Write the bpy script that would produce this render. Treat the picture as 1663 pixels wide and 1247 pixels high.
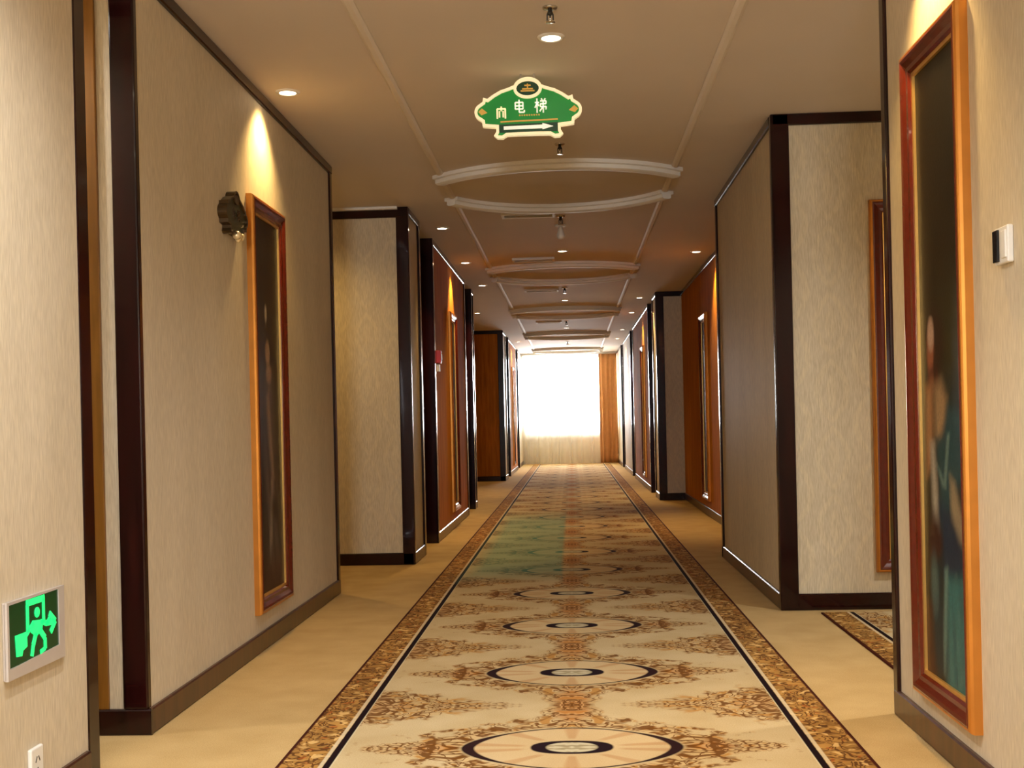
import bpy, bmesh, math, random
import numpy as np
from mathutils import Matrix, Vector

for o in list(bpy.data.objects):
    bpy.data.objects.remove(o, do_unlink=True)
scene = bpy.context.scene
COL = scene.collection
PI = math.pi

# ------------------------------------------------------------------ camera
YAW, ROLL, FPX, SHY = 0.0511, 0.0225, 1900.0, 61.1
cd = bpy.data.cameras.new('camera')
cd.sensor_fit = 'HORIZONTAL'; cd.sensor_width = 36.0
cd.lens = 36.0 * FPX / 1663.0
cd.shift_y = SHY / 1663.0
cd.clip_start = 0.05; cd.clip_end = 200
cam = bpy.data.objects.new('camera', cd); COL.objects.link(cam)
_F = Vector((-math.sin(YAW), math.cos(YAW), 0)); _R = Vector((math.cos(YAW), math.sin(YAW), 0)); _U = Vector((0, 0, 1))
_R2 = _R * math.cos(ROLL) - _U * math.sin(ROLL); _U2 = _U * math.cos(ROLL) + _R * math.sin(ROLL)
m = Matrix((( _R2.x, _U2.x, -_F.x, 0), (_R2.y, _U2.y, -_F.y, 0), (_R2.z, _U2.z, -_F.z, 1.0), (0, 0, 0, 1)))
cam.matrix_world = m
scene.camera = cam

# ------------------------------------------------------------------ world, exposure
SKY = 66.0            # bright overcast sky outside the windows
W = bpy.data.worlds.new('sky'); scene.world = W; W.use_nodes = True
bg = W.node_tree.nodes['Background']; bg.inputs['Color'].default_value = (0.93, 0.97, 1.0, 1); bg.inputs['Strength'].default_value = SKY
vs = scene.view_settings
vs.view_transform = 'Standard'; vs.look = 'None'; vs.gamma = 1.0; vs.use_curve_mapping = False
vs.exposure = 0.35
scene.display_settings.display_device = 'sRGB'
scene.cycles.use_denoising = True
scene.cycles.use_adaptive_sampling = True; scene.cycles.adaptive_threshold = 0.05
scene.cycles.max_bounces = 6; scene.cycles.diffuse_bounces = 4; scene.cycles.glossy_bounces = 3
scene.cycles.transparent_max_bounces = 12
scene.cycles.sample_clamp_indirect = 6.0

def portal(name, loc, rot, sx, sy):
    l = bpy.data.lights.new(name, 'AREA'); l.shape = 'RECTANGLE'; l.size = sx; l.size_y = sy
    l.cycles.is_portal = True
    o = bpy.data.objects.new(name, l); COL.objects.link(o); o.location = loc; o.rotation_euler = rot
portal('daylight_portal', (-0.04, 27.42, 1.5), (PI/2, 0, PI), 2.2, 1.9)
portal('daylight_portal.001', (-0.17, -4.3, 1.55), (PI/2, 0, 0), 1.1, 1.1)  # portal of the window added behind the camera

WARM = (1.0, 0.66, 0.25)
SOFT = (1.0, 0.97, 0.93)
P_WALL = 62.0       # wall-washing downlights
P_CENTRE = 46.0     # centre downlights
P_LOBBY = 108.0      # downlights round the camera and in the side passages

# ------------------------------------------------------------------ dimensions
ZC = 2.544
XL, X2, XR, XRR = -1.409, -1.1435, 1.062, 1.372
YN_L, Y1A, Y1B = 3.37, 3.776, 6.904
Y2A, Y2B, Y3A, YEND = 8.275, 13.75, 19.7, 27.1
YN_R, YR1A, YR1B, YR2A = 3.945, 6.07, 8.394, 14.35
XO_L, XO_R, YBACK = -3.2, 3.9, -4.0

# ------------------------------------------------------------------ node helpers
def lin(c):
    def f(v):
        v /= 255.0
        return v/12.92 if v <= 0.04045 else ((v+0.055)/1.055)**2.4
    return (f(c[0]), f(c[1]), f(c[2]), 1.0)

class E:
    """a float socket or number that builds Math nodes"""
    nt = None
    def __init__(s, v): s.v = v
    @staticmethod
    def op(kind, *a, clamp=False):
        n = E.nt.nodes.new('ShaderNodeMath'); n.operation = kind; n.use_clamp = clamp
        for i, x in enumerate(a):
            x = x.v if isinstance(x, E) else x
            if isinstance(x, (int, float)): n.inputs[i].default_value = float(x)
            else: E.nt.links.new(x, n.inputs[i])
        return E(n.outputs[0])
    def __add__(s, o): return E.op('ADD', s, o)
    __radd__ = __add__
    def __sub__(s, o): return E.op('SUBTRACT', s, o)
    def __rsub__(s, o): return E.op('SUBTRACT', o, s)
    def __mul__(s, o): return E.op('MULTIPLY', s, o)
    __rmul__ = __mul__
    def __truediv__(s, o): return E.op('DIVIDE', s, o)
    def abs(s): return E.op('ABSOLUTE', s)
    def sqrt(s): return E.op('SQRT', s)
    def sin(s): return E.op('SINE', s)
    def max(s, o): return E.op('MAXIMUM', s, o)
    def min(s, o): return E.op('MINIMUM', s, o)
    def mod(s, o): return E.op('FLOORED_MODULO', s, o)
    def sat(s): return E.op('ADD', s, 0.0, clamp=True)
def ramp(e, lo, hi):            # 0 at lo, 1 at hi, clamped
    return ((e - lo) * (1.0/(hi-lo))).sat()
def band(e, c, w, soft):        # 1 inside |e-c|<w
    return ramp((e - c).abs(), w + soft, w)

def newmat(name):
    mt = bpy.data.materials.new(name); mt.use_nodes = True
    nt = mt.node_tree; E.nt = nt
    b = nt.nodes['Principled BSDF']
    return mt, nt, b
def objcoord(nt):
    tc = nt.nodes.new('ShaderNodeTexCoord'); sp = nt.nodes.new('ShaderNodeSeparateXYZ')
    nt.links.new(tc.outputs['Object'], sp.inputs[0])
    return tc.outputs['Object'], E(sp.outputs[0]), E(sp.outputs[1]), E(sp.outputs[2])
def worldcoord(nt):
    g = nt.nodes.new('ShaderNodeNewGeometry'); sp = nt.nodes.new('ShaderNodeSeparateXYZ')
    nt.links.new(g.outputs['Position'], sp.inputs[0])
    return E(sp.outputs[0]), E(sp.outputs[1]), E(sp.outputs[2])
def comb(nt, x, y, z):
    n = nt.nodes.new('ShaderNodeCombineXYZ')
    for i, e in enumerate((x, y, z)):
        e = e.v if isinstance(e, E) else e
        if isinstance(e, (int, float)): n.inputs[i].default_value = e
        else: nt.links.new(e, n.inputs[i])
    return n.outputs[0]
def noise(nt, vec, scale=1.0, detail=2.0, rough=0.5, dist=0.0):
    n = nt.nodes.new('ShaderNodeTexNoise'); n.inputs['Scale'].default_value = scale
    n.inputs['Detail'].default_value = detail; n.inputs['Roughness'].default_value = rough; n.inputs['Distortion'].default_value = dist
    nt.links.new(vec, n.inputs['Vector'])
    return E(n.outputs['Fac'])
def mixc(nt, fac, a, b):
    n = nt.nodes.new('ShaderNodeMix'); n.data_type = 'RGBA'
    if isinstance(fac, E): nt.links.new(fac.v, n.inputs[0])
    else: n.inputs[0].default_value = fac
    for k, c in ((6, a), (7, b)):
        if isinstance(c, tuple): n.inputs[k].default_value = c
        else: nt.links.new(c, n.inputs[k])
    return n.outputs[2]
def bump(nt, b, h, strength, dist=0.002):
    n = nt.nodes.new('ShaderNodeBump'); n.inputs['Strength'].default_value = strength; n.inputs['Distance'].default_value = dist
    nt.links.new(h.v, n.inputs['Height']); nt.links.new(n.outputs[0], b.inputs['Normal'])
def setp(b, **k):
    names = dict(base='Base Color', rough='Roughness', metal='Metallic', spec='Specular IOR Level', coat='Coat Weight', coatr='Coat Roughness',
                 em='Emission Color', ems='Emission Strength', sheen='Sheen Weight', alpha='Alpha', trans='Transmission Weight')
    for n, v in k.items(): b.inputs[names[n]].default_value = v

def plain(name, c, rough=0.5, metal=0.0, var=0.08, scale=18.0, coat=0.0, em=None, ems=0.0, spec=0.5):
    mt, nt, b = newmat(name)
    vec, x, y, z = objcoord(nt)
    n = noise(nt, vec, scale, 1.0)
    a = lin(c); d = tuple(v*(1-var) for v in a[:3]) + (1,); e2 = tuple(min(1, v*(1+var)) for v in a[:3]) + (1,)
    nt.links.new(mixc(nt, n, d, e2), b.inputs['Base Color'])
    setp(b, rough=rough, metal=metal, coat=coat, spec=spec)
    if em: setp(b, em=lin(em), ems=ems)
    return mt

# ------------------------------------------------------------------ materials
def wallpaper(name, c0, c1, damask):
    mt, nt, b = newmat(name)
    x, y, z = worldcoord(nt)
    s = x + y
    st = noise(nt, comb(nt, s*1.0, (x - y)*1.0, z*0.10), 210.0, 1.0, 0.6)       # fine vertical threads
    cl = noise(nt, comb(nt, s, x - y, z*0.5), 3.0, 1.0)
    f = st*0.78 + cl*0.28
    # trellis of pointed ovals, pressed into the paper
    u = (s*5.2).mod(1.0) - 0.5
    row = ((s*5.2) - u)
    v = ((z*2.9) + row*0.5).mod(1.0) - 0.5
    d = (u.abs()*1.6 + v*v*3.2)
    leaf = band(d, 0.62, 0.10, 0.06) + ramp(d, 0.26, 0.20)*0.8
    pat = leaf*ramp(st, 0.25, 0.6)*damask
    col = mixc(nt, ramp(f, 0.36, 0.72), lin(c0), lin(c1))
    col = mixc(nt, pat*0.55, col, lin((min(255, c1[0]+14), min(255, c1[1]+10), c1[2]-4)))
    nt.links.new(col, b.inputs['Base Color'])
    setp(b, rough=0.62, spec=0.35)
    
    return mt
M = {}
M['paper'] = wallpaper('woven_wallpaper', (195, 181, 155), (219, 206, 182), 0.2)
M['damask'] = wallpaper('damask_wallpaper', (188, 172, 142), (214, 200, 172), 0.5)
M['ceiling'] = plain('ceiling_paint', (218, 206, 194), 0.75, var=0.04, scale=2.5)
M['plaster'] = plain('white_plaster', (236, 231, 222), 0.55, var=0.03)
M['strip'] = plain('ceiling_strip_paint', (228, 217, 204), 0.6, var=0.03)
M['plain_wall'] = plain('painted_wall', (225, 215, 195), 0.7, var=0.04)

def darkwood(name, c0, c1, rough=0.16, coat=0.22, spec=0.3):
    mt, nt, b = newmat(name)
    x, y, z = worldcoord(nt)
    n = noise(nt, comb(nt, x*26.0, y*26.0, z*2.0), 1.0, 3.0, 0.6, 0.4)
    nt.links.new(mixc(nt, ramp(n, 0.35, 0.7), lin(c0), lin(c1)), b.inputs['Base Color'])
    setp(b, rough=rough, coat=coat, coatr=0.06, spec=spec)
    return mt
M['dark'] = darkwood('dark_mahogany', (24, 5, 5), (42, 10, 8))
M['skirt'] = darkwood('skirting_mahogany', (52, 26, 15), (80, 43, 24), 0.28)
M['warm_lit'] = darkwood('warm_lit_wall_tint', (168, 104, 34), (198, 128, 46), 0.8, 0.0, 0.08)  # orange of the warm lamplight put into the wall colour
M['honey'] = darkwood('honey_wood', (116, 76, 24), (142, 96, 36), 0.35)
M['door'] = darkwood('door_wood', (70, 30, 16), (105, 48, 24), 0.25)

def carpet_plain():
    mt, nt, b = newmat('beige_carpet')
    x, y, z = worldcoord(nt)
    v = comb(nt, x, y, z)
    f = noise(nt, v, 260.0, 2.0) ; g = noise(nt, v, 5.0, 3.0)
    col = mixc(nt, ramp(f*0.6 + g*0.4, 0.35, 0.65), lin((178, 148, 96)), lin((202, 172, 120)))
    nt.links.new(col, b.inputs['Base Color']); setp(b, rough=0.95, spec=0.05)
    return mt
M['carpet'] = carpet_plain()

def carpet_figured(name, xc, hw, y0, per, rug=False, teal_patch=False):
    mt, nt, b = newmat(name)
    x, y, z = worldcoord(nt)
    if rug:                                   # end border lies along x = xc - hw
        e = hw - (x - xc).abs()
        a0 = (y - 5.0); q = (x - 2.9)
        a = a0.abs(); bb = ((q + per/2).mod(per) - per/2).abs()
        px, py = y, x
    else:
        e = hw - (x - xc).abs()               # distance from the outer edge
        a = (x - xc).abs(); bb = ((y - y0 + per/2).mod(per) - per/2).abs()
        px, py = x, y
    vec = comb(nt, a, bb, 0.0)
    w1 = noise(nt, vec, 5.5, 1.0) ; w2 = noise(nt, comb(nt, bb, a, 3.7), 5.5, 1.0)
    wa, wb = a + (w1 - 0.5)*0.16, bb + (w2 - 0.5)*0.16
    # arabesque: thin contour lines of a mirrored, warped noise
    n1 = noise(nt, comb(nt, wa, wb*1.2, 1.3), 13.0, 1.0)
    n2 = noise(nt, comb(nt, wa, wb*1.2, 8.1), 21.0, 1.0)
    lines = band(n1, 0.5, 0.020, 0.016).max(band(n2, 0.46, 0.020, 0.016)).max(band(n1, 0.63, 0.012, 0.012))
    blobs = ramp(n2, 0.55, 0.61)
    # where the scrollwork grows: a diamond round each medallion, lozenges along the sides, a spine on the axis
    lens = (E.op('POWER', a/0.33, 1.75) + E.op('POWER', bb/0.232, 1.75))
    edge = (noise(nt, vec, 17.0, 1.0) - 0.5)*0.9
    dia = a*(1/0.64) + bb*(1/0.43)
    dA = (0.74 - a).abs()*(1/0.50) + (bb - 0.529).abs()*(1/0.28)
    dC = (a*a*120.0 + (bb - 0.45)*(bb - 0.45)*16.0).sqrt()
    mask = (ramp(dia + edge, 1.08, 0.94)*ramp(lens, 1.02, 1.12)).max(ramp(dA + edge, 1.12, 0.92)).max(ramp(dC + edge, 1.0, 0.75))
    orange = ramp(dC + edge*0.5, 0.8, 0.45).max(ramp((a - 0.43).abs()*9.0 + bb*11.0 + edge, 1.0, 0.6)*0.8).max(ramp(dA + edge, 0.55, 0.35)*0.5)
    # rings
    thick = ramp(a, 0.20, 0.33)*0.075 + 0.026
    ring = ramp((lens - 0.93).abs() - thick, 0.03, -0.01)
    inner = (E.op('POWER', a/0.115, 2.2) + E.op('POWER', bb/0.072, 2.2)).sqrt()
    thick2 = ramp(a, 0.03, 0.115)*0.11 + 0.12
    ring2 = ramp((inner - 0.86).abs() - thick2, 0.05, -0.02)
    core = ramp(inner, 0.8, 0.7)
    inside = ramp(lens, 0.95, 0.85)
    # rays inside the ring
    th = E.op('ARCTAN2', bb*1.4, a + 0.0001)
    rays = ramp((th*9.0).sin(), 0.55, 0.9)*inside*ramp(inner, 1.2, 1.5)
    field_l, field_d = lin((202, 182, 142)), lin((184, 160, 116))
    big = noise(nt, comb(nt, px, py, 0.0), 4.0, 2.0)
    pile = noise(nt, comb(nt, px, py, 0.0), 240.0, 1.0)
    col = mixc(nt, ramp(big*0.5 + pile*0.5, 0.35, 0.65), field_d, field_l)
    col = mixc(nt, inside*0.3, col, lin((210, 178, 132)))
    col = mixc(nt, mask*0.30, col, lin((196, 152, 84)))
    col = mixc(nt, mask*blobs*0.75, col, lin((172, 118, 44)))
    col = mixc(nt, orange*0.45, col, lin((184, 112, 42)))
    col = mixc(nt, mask*lines*0.92, col, lin((104, 62, 20)))
    col = mixc(nt, rays*0.4, col, lin((170, 112, 56)))
    col = mixc(nt, core*0.7, col, lin((190, 186, 160)))
    col = mixc(nt, core*blobs*0.6, col, lin((120, 100, 60)))
    col = mixc(nt, ring, col, lin((44, 24, 24)))
    col = mixc(nt, ring2, col, lin((34, 20, 26)))
    # border band
    vb = comb(nt, px, py, 4.0)
    g1 = noise(nt, vb, 17.0, 1.0, 0.5, 1.2); g2 = noise(nt, vb, 24.0, 1.0, 0.5, 0.6); g3 = noise(nt, vb, 9.0, 1.0)
    bc = mixc(nt, ramp(g3, 0.35, 0.65), lin((150, 110, 56)), lin((180, 134, 70)))
    bc = mixc(nt, band(g1, 0.5, 0.030, 0.02).max(band(g1, 0.63, 0.018, 0.015))*0.9, bc, lin((84, 50, 24)))
    bc = mixc(nt, ramp(g2, 0.60, 0.66)*0.8, bc, lin((222, 182, 116)))
    bc = mixc(nt, ramp(g2, 0.36, 0.31)*0.6, bc, lin((164, 84, 34)))
    bw = 0.147
    col = mixc(nt, ramp(e, bw + 0.022, bw + 0.018), col, lin((208, 194, 160)))
    col = mixc(nt, ramp(e, bw + 0.002, bw - 0.002), col, bc)
    col = mixc(nt, band(e, bw + 0.006, 0.009, 0.003), col, lin((30, 16, 18)))
    col = mixc(nt, band(e, bw - 0.012, 0.005, 0.003)*0.8, col, lin((214, 196, 160)))
    col = mixc(nt, ramp(e, 0.016, 0.011), col, lin((66, 28, 18)))
    if teal_patch:                                  # soft-edged teal tint over part of the runner
        st = ramp(x, -0.76, -0.62).min(ramp(x, -0.075, -0.10)).min(ramp(y, 7.15, 7.8)).min(ramp(y, 13.0, 11.6))
        col = mixc(nt, st*0.58, col, lin((98, 154, 140)))
    nt.links.new(col, b.inputs['Base Color']); setp(b, rough=0.95, spec=0.05)
    return mt
M['runner'] = carpet_figured('figured_runner', -0.022, 0.868, 3.559, 1.058, teal_patch=True)
M['rug'] = carpet_figured('figured_passage_carpet', 2.6, 1.372, 5.0, 1.058, rug=True)

M['frame'] = plain('red_mahogany_frame', (96, 30, 14), 0.22, var=0.2, scale=30, coat=0.4)
M['gilt'] = plain('gilt_frame_edge', (214, 142, 62), 0.28, metal=0.75, var=0.15, scale=14)
M['slip'] = plain('gold_slip', (226, 178, 96), 0.32, metal=0.7, var=0.1, scale=40)
M['lamp_ring'] = plain('white_lamp_ring', (236, 230, 218), 0.4, var=0.02)
M['lamp'] = plain('lamp_glow', (255, 244, 220), 0.4, var=0.0, em=(255, 236, 200), ems=14.0)
M['chrome'] = plain('chrome', (205, 200, 192), 0.18, metal=1.0, var=0.04)
M['black'] = plain('black_metal', (28, 22, 18), 0.4, var=0.1)
M['white_plastic'] = plain('white_plastic', (232, 229, 222), 0.4, var=0.02)
M['dark_window'] = plain('dark_display', (26, 26, 30), 0.15, var=0.05)
M['silver'] = plain('brushed_silver', (214, 206, 200), 0.35, metal=0.35, var=0.04)
M['sign_dark'] = plain('exit_panel_green', (0, 44, 16), 0.25, var=0.15, em=(0, 70, 26), ems=0.25)
M['sign_glow'] = plain('exit_symbol_green', (40, 220, 120), 0.4, var=0.05, em=(20, 235, 110), ems=0.9)
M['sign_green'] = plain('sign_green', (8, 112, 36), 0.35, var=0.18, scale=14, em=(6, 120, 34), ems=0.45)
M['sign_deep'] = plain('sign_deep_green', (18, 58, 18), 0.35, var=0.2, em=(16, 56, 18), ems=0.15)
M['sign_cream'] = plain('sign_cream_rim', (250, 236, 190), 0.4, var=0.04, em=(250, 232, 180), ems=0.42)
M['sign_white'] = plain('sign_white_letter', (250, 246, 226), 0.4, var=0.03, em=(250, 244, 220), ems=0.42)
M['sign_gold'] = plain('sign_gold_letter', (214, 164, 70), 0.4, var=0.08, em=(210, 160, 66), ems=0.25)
M['plaque_green'] = plain('plaque_dark_green', (52, 56, 30), 0.3, var=0.35, scale=25)
M['plaque_bronze'] = plain('plaque_bronze', (86, 66, 40), 0.3, metal=0.6, var=0.2)
M['plaque_gold'] = plain('plaque_bright_gold', (246, 224, 176), 0.25, metal=0.4, var=0.1)
M['red'] = plain('alarm_red', (190, 24, 18), 0.35, var=0.05)
M['drape'] = plain('brown_drape', (196, 140, 84), 0.8, var=0.12, scale=9)
M['window_frame'] = plain('window_frame_white', (228, 226, 220), 0.4, var=0.02)
M['slat_dark'] = plain('vent_shadow', (60, 48, 34), 0.6, var=0.05)

def sheer():
    mt, nt, b = newmat('sheer_curtain')
    out = nt.nodes['Material Output']
    x, y, z = worldcoord(nt)
    n = noise(nt, comb(nt, x*60.0, y, z*2.0), 1.0, 2.0)
    tr = nt.nodes.new('ShaderNodeBsdfTranslucent'); tr.inputs[0].default_value = (0.93, 0.90, 0.84, 1)
    df = nt.nodes.new('ShaderNodeBsdfDiffuse'); nt.links.new(mixc(nt, n, lin((236, 226, 200)), lin((246, 240, 222))), df.inputs[0])
    tp = nt.nodes.new('ShaderNodeBsdfTransparent')
    m1 = nt.nodes.new('ShaderNodeMixShader'); m1.inputs[0].default_value = 0.6
    nt.links.new(df.outputs[0], m1.inputs[1]); nt.links.new(tr.outputs[0], m1.inputs[2])
    m2 = nt.nodes.new('ShaderNodeMixShader'); m2.inputs[0].default_value = 0.30
    nt.links.new(m1.outputs[0], m2.inputs[1]); nt.links.new(tp.outputs[0], m2.inputs[2])
    nt.links.new(m2.outputs[0], out.inputs[0])
    return mt
M['sheer'] = sheer()
def glass():
    mt, nt, b = newmat('window_glass')
    out = nt.nodes['Material Output']
    lw = nt.nodes.new('ShaderNodeFresnel'); lw.inputs[0].default_value = 1.5
    tp = nt.nodes.new('ShaderNodeBsdfTransparent'); gl = nt.nodes.new('ShaderNodeBsdfGlossy'); gl.inputs['Roughness'].default_value = 0.02
    mx = nt.nodes.new('ShaderNodeMixShader')
    nt.links.new(lw.outputs[0], mx.inputs[0]); nt.links.new(tp.outputs[0], mx.inputs[1]); nt.links.new(gl.outputs[0], mx.inputs[2])
    nt.links.new(mx.outputs[0], out.inputs[0])
    return mt
M['glass'] = glass()
def canvas_mat():
    mt, nt, b = newmat('oil_canvas')
    at = nt.nodes.new('ShaderNodeVertexColor'); at.layer_name = 'paint'
    vec, x, y, z = objcoord(nt)
    n = noise(nt, vec, 120.0, 2.0)
    h = nt.nodes.new('ShaderNodeHueSaturation'); nt.links.new(at.outputs[0], h.inputs['Color']); nt.links.new((n*0.4 + 0.42).v, h.inputs['Value'])
    nt.links.new(h.outputs[0], b.inputs['Base Color']); setp(b, rough=0.42, spec=0.35)
    bump(nt, b, n, 0.2, 0.002)
    return mt
M['canvas'] = canvas_mat()

# ------------------------------------------------------------------ mesh helpers
def BM(): return bmesh.new()
def box(bm, x0, x1, y0, y1, z0, z1):
    vs_ = [bm.verts.new(p) for p in ((x0,y0,z0),(x1,y0,z0),(x1,y1,z0),(x0,y1,z0),(x0,y0,z1),(x1,y0,z1),(x1,y1,z1),(x0,y1,z1))]
    for f in ((0,3,2,1),(4,5,6,7),(0,1,5,4),(1,2,6,5),(2,3,7,6),(3,0,4,7)): bm.faces.new([vs_[i] for i in f])
    return bm
def bbox_bev(bm, x0, x1, y0, y1, z0, z1, r=0.004, seg=2):
    t = bmesh.new(); box(t, x0, x1, y0, y1, z0, z1)
    bmesh.ops.bevel(t, geom=t.edges[:], offset=r, segments=seg, affect='EDGES', profile=0.5)
    me = bpy.data.meshes.new('tmp'); t.to_mesh(me); t.free(); bm.from_mesh(me); bpy.data.meshes.remove(me)
    return bm
def prism(bm, pts, z0, z1):                    # footprint in x,y going up
    n = len(pts)
    a = [bm.verts.new((p[0], p[1], z0)) for p in pts]; c = [bm.verts.new((p[0], p[1], z1)) for p in pts]
    bm.faces.new(list(reversed(a))); bm.faces.new(c)
    for i in range(n): bm.faces.new((a[i], a[(i+1) % n], c[(i+1) % n], c[i]))
    bmesh.ops.recalc_face_normals(bm, faces=bm.faces[:])
    return bm
def plate(bm, pts, y0, y1):                    # outline in x,z, thickness along y
    n = len(pts)
    a = [bm.verts.new((p[0], y0, p[1])) for p in pts]; c = [bm.verts.new((p[0], y1, p[1])) for p in pts]
    bm.faces.new(a); bm.faces.new(list(reversed(c)))
    for i in range(n): bm.faces.new((a[i], c[i], c[(i+1) % n], a[(i+1) % n]))
    bmesh.ops.recalc_face_normals(bm, faces=bm.faces[:])
    return bm
def rim(bm, outer, inner, y0, y1):             # ring between two outlines with the same count, x,z
    n = len(outer)
    oo = [bm.verts.new((p[0], y0, p[1])) for p in outer]; ob = [bm.verts.new((p[0], y1, p[1])) for p in outer]
    io = [bm.verts.new((p[0], y0, p[1])) for p in inner]; ib = [bm.verts.new((p[0], y1, p[1])) for p in inner]
    for i in range(n):
        j = (i+1) % n
        bm.faces.new((oo[i], oo[j], io[j], io[i])); bm.faces.new((ob[i], ib[i], ib[j], ob[j]))
        bm.faces.new((oo[i], ob[i], ob[j], oo[j])); bm.faces.new((io[i], io[j], ib[j], ib[i]))
    bmesh.ops.recalc_face_normals(bm, faces=bm.faces[:])
    return bm
def lathe(bm, prof, n=24, c=(0, 0, 0)):        # profile (r, z), around z
    rings = []
    for r, z in prof:
        if r < 1e-6: rings.append([bm.verts.new((c[0], c[1], c[2]+z))])
        else: rings.append([bm.verts.new((c[0]+r*math.cos(2*PI*i/n), c[1]+r*math.sin(2*PI*i/n), c[2]+z)) for i in range(n)])
    for k in range(len(rings)-1):
        A, B = rings[k], rings[k+1]
        for i in range(n):
            j = (i+1) % n
            if len(A) == 1 and len(B) == 1: continue
            if len(A) == 1: bm.faces.new((A[0], B[i], B[j]))
            elif len(B) == 1: bm.faces.new((A[i], A[j], B[0]))
            else: bm.faces.new((A[i], A[j], B[j], B[i]))
    bmesh.ops.recalc_face_normals(bm, faces=bm.faces[:])
    return bm
def obj(name, bm, mat, parent=None, smooth=False):
    me = bpy.data.meshes.new(name); bm.to_mesh(me); bm.free()
    if smooth:
        for p in me.polygons: p.use_smooth = True
    me.materials.append(M[mat])
    o = bpy.data.objects.new(name, me); COL.objects.link(o)
    if parent: o.parent = parent
    return o
def smooth_angle(o, deg=35):
    for p in o.data.polygons: p.use_smooth = True
    o.data.set_sharp_from_angle(angle=math.radians(deg))
    return o
def tag(o, label, cat=None, group=None, kind=None):
    o['label'] = label
    if cat: o['category'] = cat
    if group: o['group'] = group
    if kind: o['kind'] = kind
    return o
def empty(name, loc, rz=0.0):
    o = bpy.data.objects.new(name, None); COL.objects.link(o); o.location = loc; o.rotation_euler = (0, 0, rz)
    o.empty_display_size = 0.05
    return o
def copy_tree(o, parent=None):
    c = o.copy(); COL.objects.link(c); c.parent = parent
    for ch in list(o.children): copy_tree(ch, c)
    return c

# ------------------------------------------------------------------ structure: floor and ceiling
o = obj('floor', box(BM(), XO_L-0.3, XO_R+0.3, YBACK-0.3, YEND+0.3, -0.12, 0.0), 'carpet'); tag(o, 'beige fitted carpet along the whole corridor floor', 'floor', kind='structure')
ceil = obj('ceiling', box(BM(), XO_L-0.3, XO_R+0.3, YBACK-0.3, YEND+0.3, ZC, ZC+0.12), 'ceiling'); tag(ceil, 'warm cream painted corridor ceiling with plaster mouldings', 'ceiling', kind='structure')

# ceiling mouldings: long strips and pairs of stepped arcs
for xs in (-0.78, 0.665):
    bm = BM()
    prism_pts = [(-0.022, 0), (0.022, 0), (0.022, -0.006), (0.010, -0.013), (-0.010, -0.013), (-0.022, -0.006)]
    n = len(prism_pts)
    a = [bm.verts.new((xs+p[0], YBACK, ZC+p[1])) for p in prism_pts]; c = [bm.verts.new((xs+p[0], YEND, ZC+p[1])) for p in prism_pts]
    for i in range(n): bm.faces.new((a[i], a[(i+1) % n], c[(i+1) % n], c[i]))
    bm.faces.new(a); bm.faces.new(list(reversed(c))); bmesh.ops.recalc_face_normals(bm, faces=bm.faces[:])
    obj('ceiling_strip', bm, 'strip', ceil)
def arc_mould(y_mid, y_end, flip):
    # arc from strip to strip through y_mid at the middle, y_end at the ends; stepped profile hanging from the ceiling
    xm, hw = -0.0575, 0.735
    s = abs(y_end - y_mid); R = (hw*hw + s*s)/(2*s)
    sg = 1 if y_end > y_mid else -1
    cy = y_mid + sg*R; half = math.asin(hw/R)
    prof = [(-0.055, 0.0), (-0.055, -0.022), (-0.035, -0.026), (-0.035, -0.048), (-0.020, -0.056), (0.020, -0.056), (0.035, -0.048), (0.035, -0.026), (0.055, -0.022), (0.055, 0.0)]
    bm = BM(); K = 28; rows = []
    for k in range(K+1):
        t = -half + 2*half*k/K
        rows.append([bm.verts.new((xm + (R + d)*math.sin(t), cy - sg*(R + d)*math.cos(t), ZC + h)) for d, h in prof])
    for k in range(K):
        for i in range(len(prof)-1):
            bm.faces.new((rows[k][i], rows[k][i+1], rows[k+1][i+1], rows[k+1][i]))
    bm.faces.new(rows[0]); bm.faces.new(list(reversed(rows[-1])))
    bmesh.ops.recalc_face_normals(bm, faces=bm.faces[:])
    return smooth_angle(obj('ceiling_moulding', bm, 'plaster', ceil), 30)
for k in range(5):
    yb = 4.45*k
    arc_mould(6.96 + yb, 7.30 + yb, 0); arc_mould(8.40 + yb, 7.98 + yb, 1)
# the same kind of moulding in the side passage, a small stepped ring
bm = BM(); lathe(bm, [(0.42, 0), (0.42, -0.022), (0.40, -0.026), (0.40, -0.05), (0.385, -0.058), (0.345, -0.058), (0.33, -0.05), (0.33, 0.0)], 48, (1.90, 5.40, ZC))
smooth_angle(obj('ceiling_ring', bm, 'plaster', ceil), 30)

# ------------------------------------------------------------------ walls
def strip(name, parent, p0, p1, nrm, z0, z1, th, mat, cham=0.005):
    """a board along p0-p1 standing th proud of the wall along nrm, top (or both) front edges chamfered"""
    p0 = Vector((p0[0], p0[1], 0)); p1 = Vector((p1[0], p1[1], 0)); nv = Vector((nrm[0], nrm[1], 0))
    prof = [(0, z0), (th - cham, z0), (th, z0 + cham), (th, z1 - cham), (th - cham, z1), (0, z1)]
    bm = BM()
    a = [bm.verts.new(p0 + nv*d + Vector((0, 0, z))) for d, z in prof]; c = [bm.verts.new(p1 + nv*d + Vector((0, 0, z))) for d, z in prof]
    for i in range(len(prof)): bm.faces.new((a[i], a[(i+1) % len(prof)], c[(i+1) % len(prof)], c[i]))
    bm.faces.new(a); bm.faces.new(list(reversed(c))); bmesh.ops.recalc_face_normals(bm, faces=bm.faces[:])
    return obj(name, bm, mat, parent)
def post(parent, x0, x1, y0, y1, mat='dark', name='corner_post', z0=0.0, z1=ZC):
    bm = BM(); bbox_bev(bm, x0, x1, y0, y1, z0, z1, 0.006, 2)
    return obj(name, bm, mat, parent)
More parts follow.
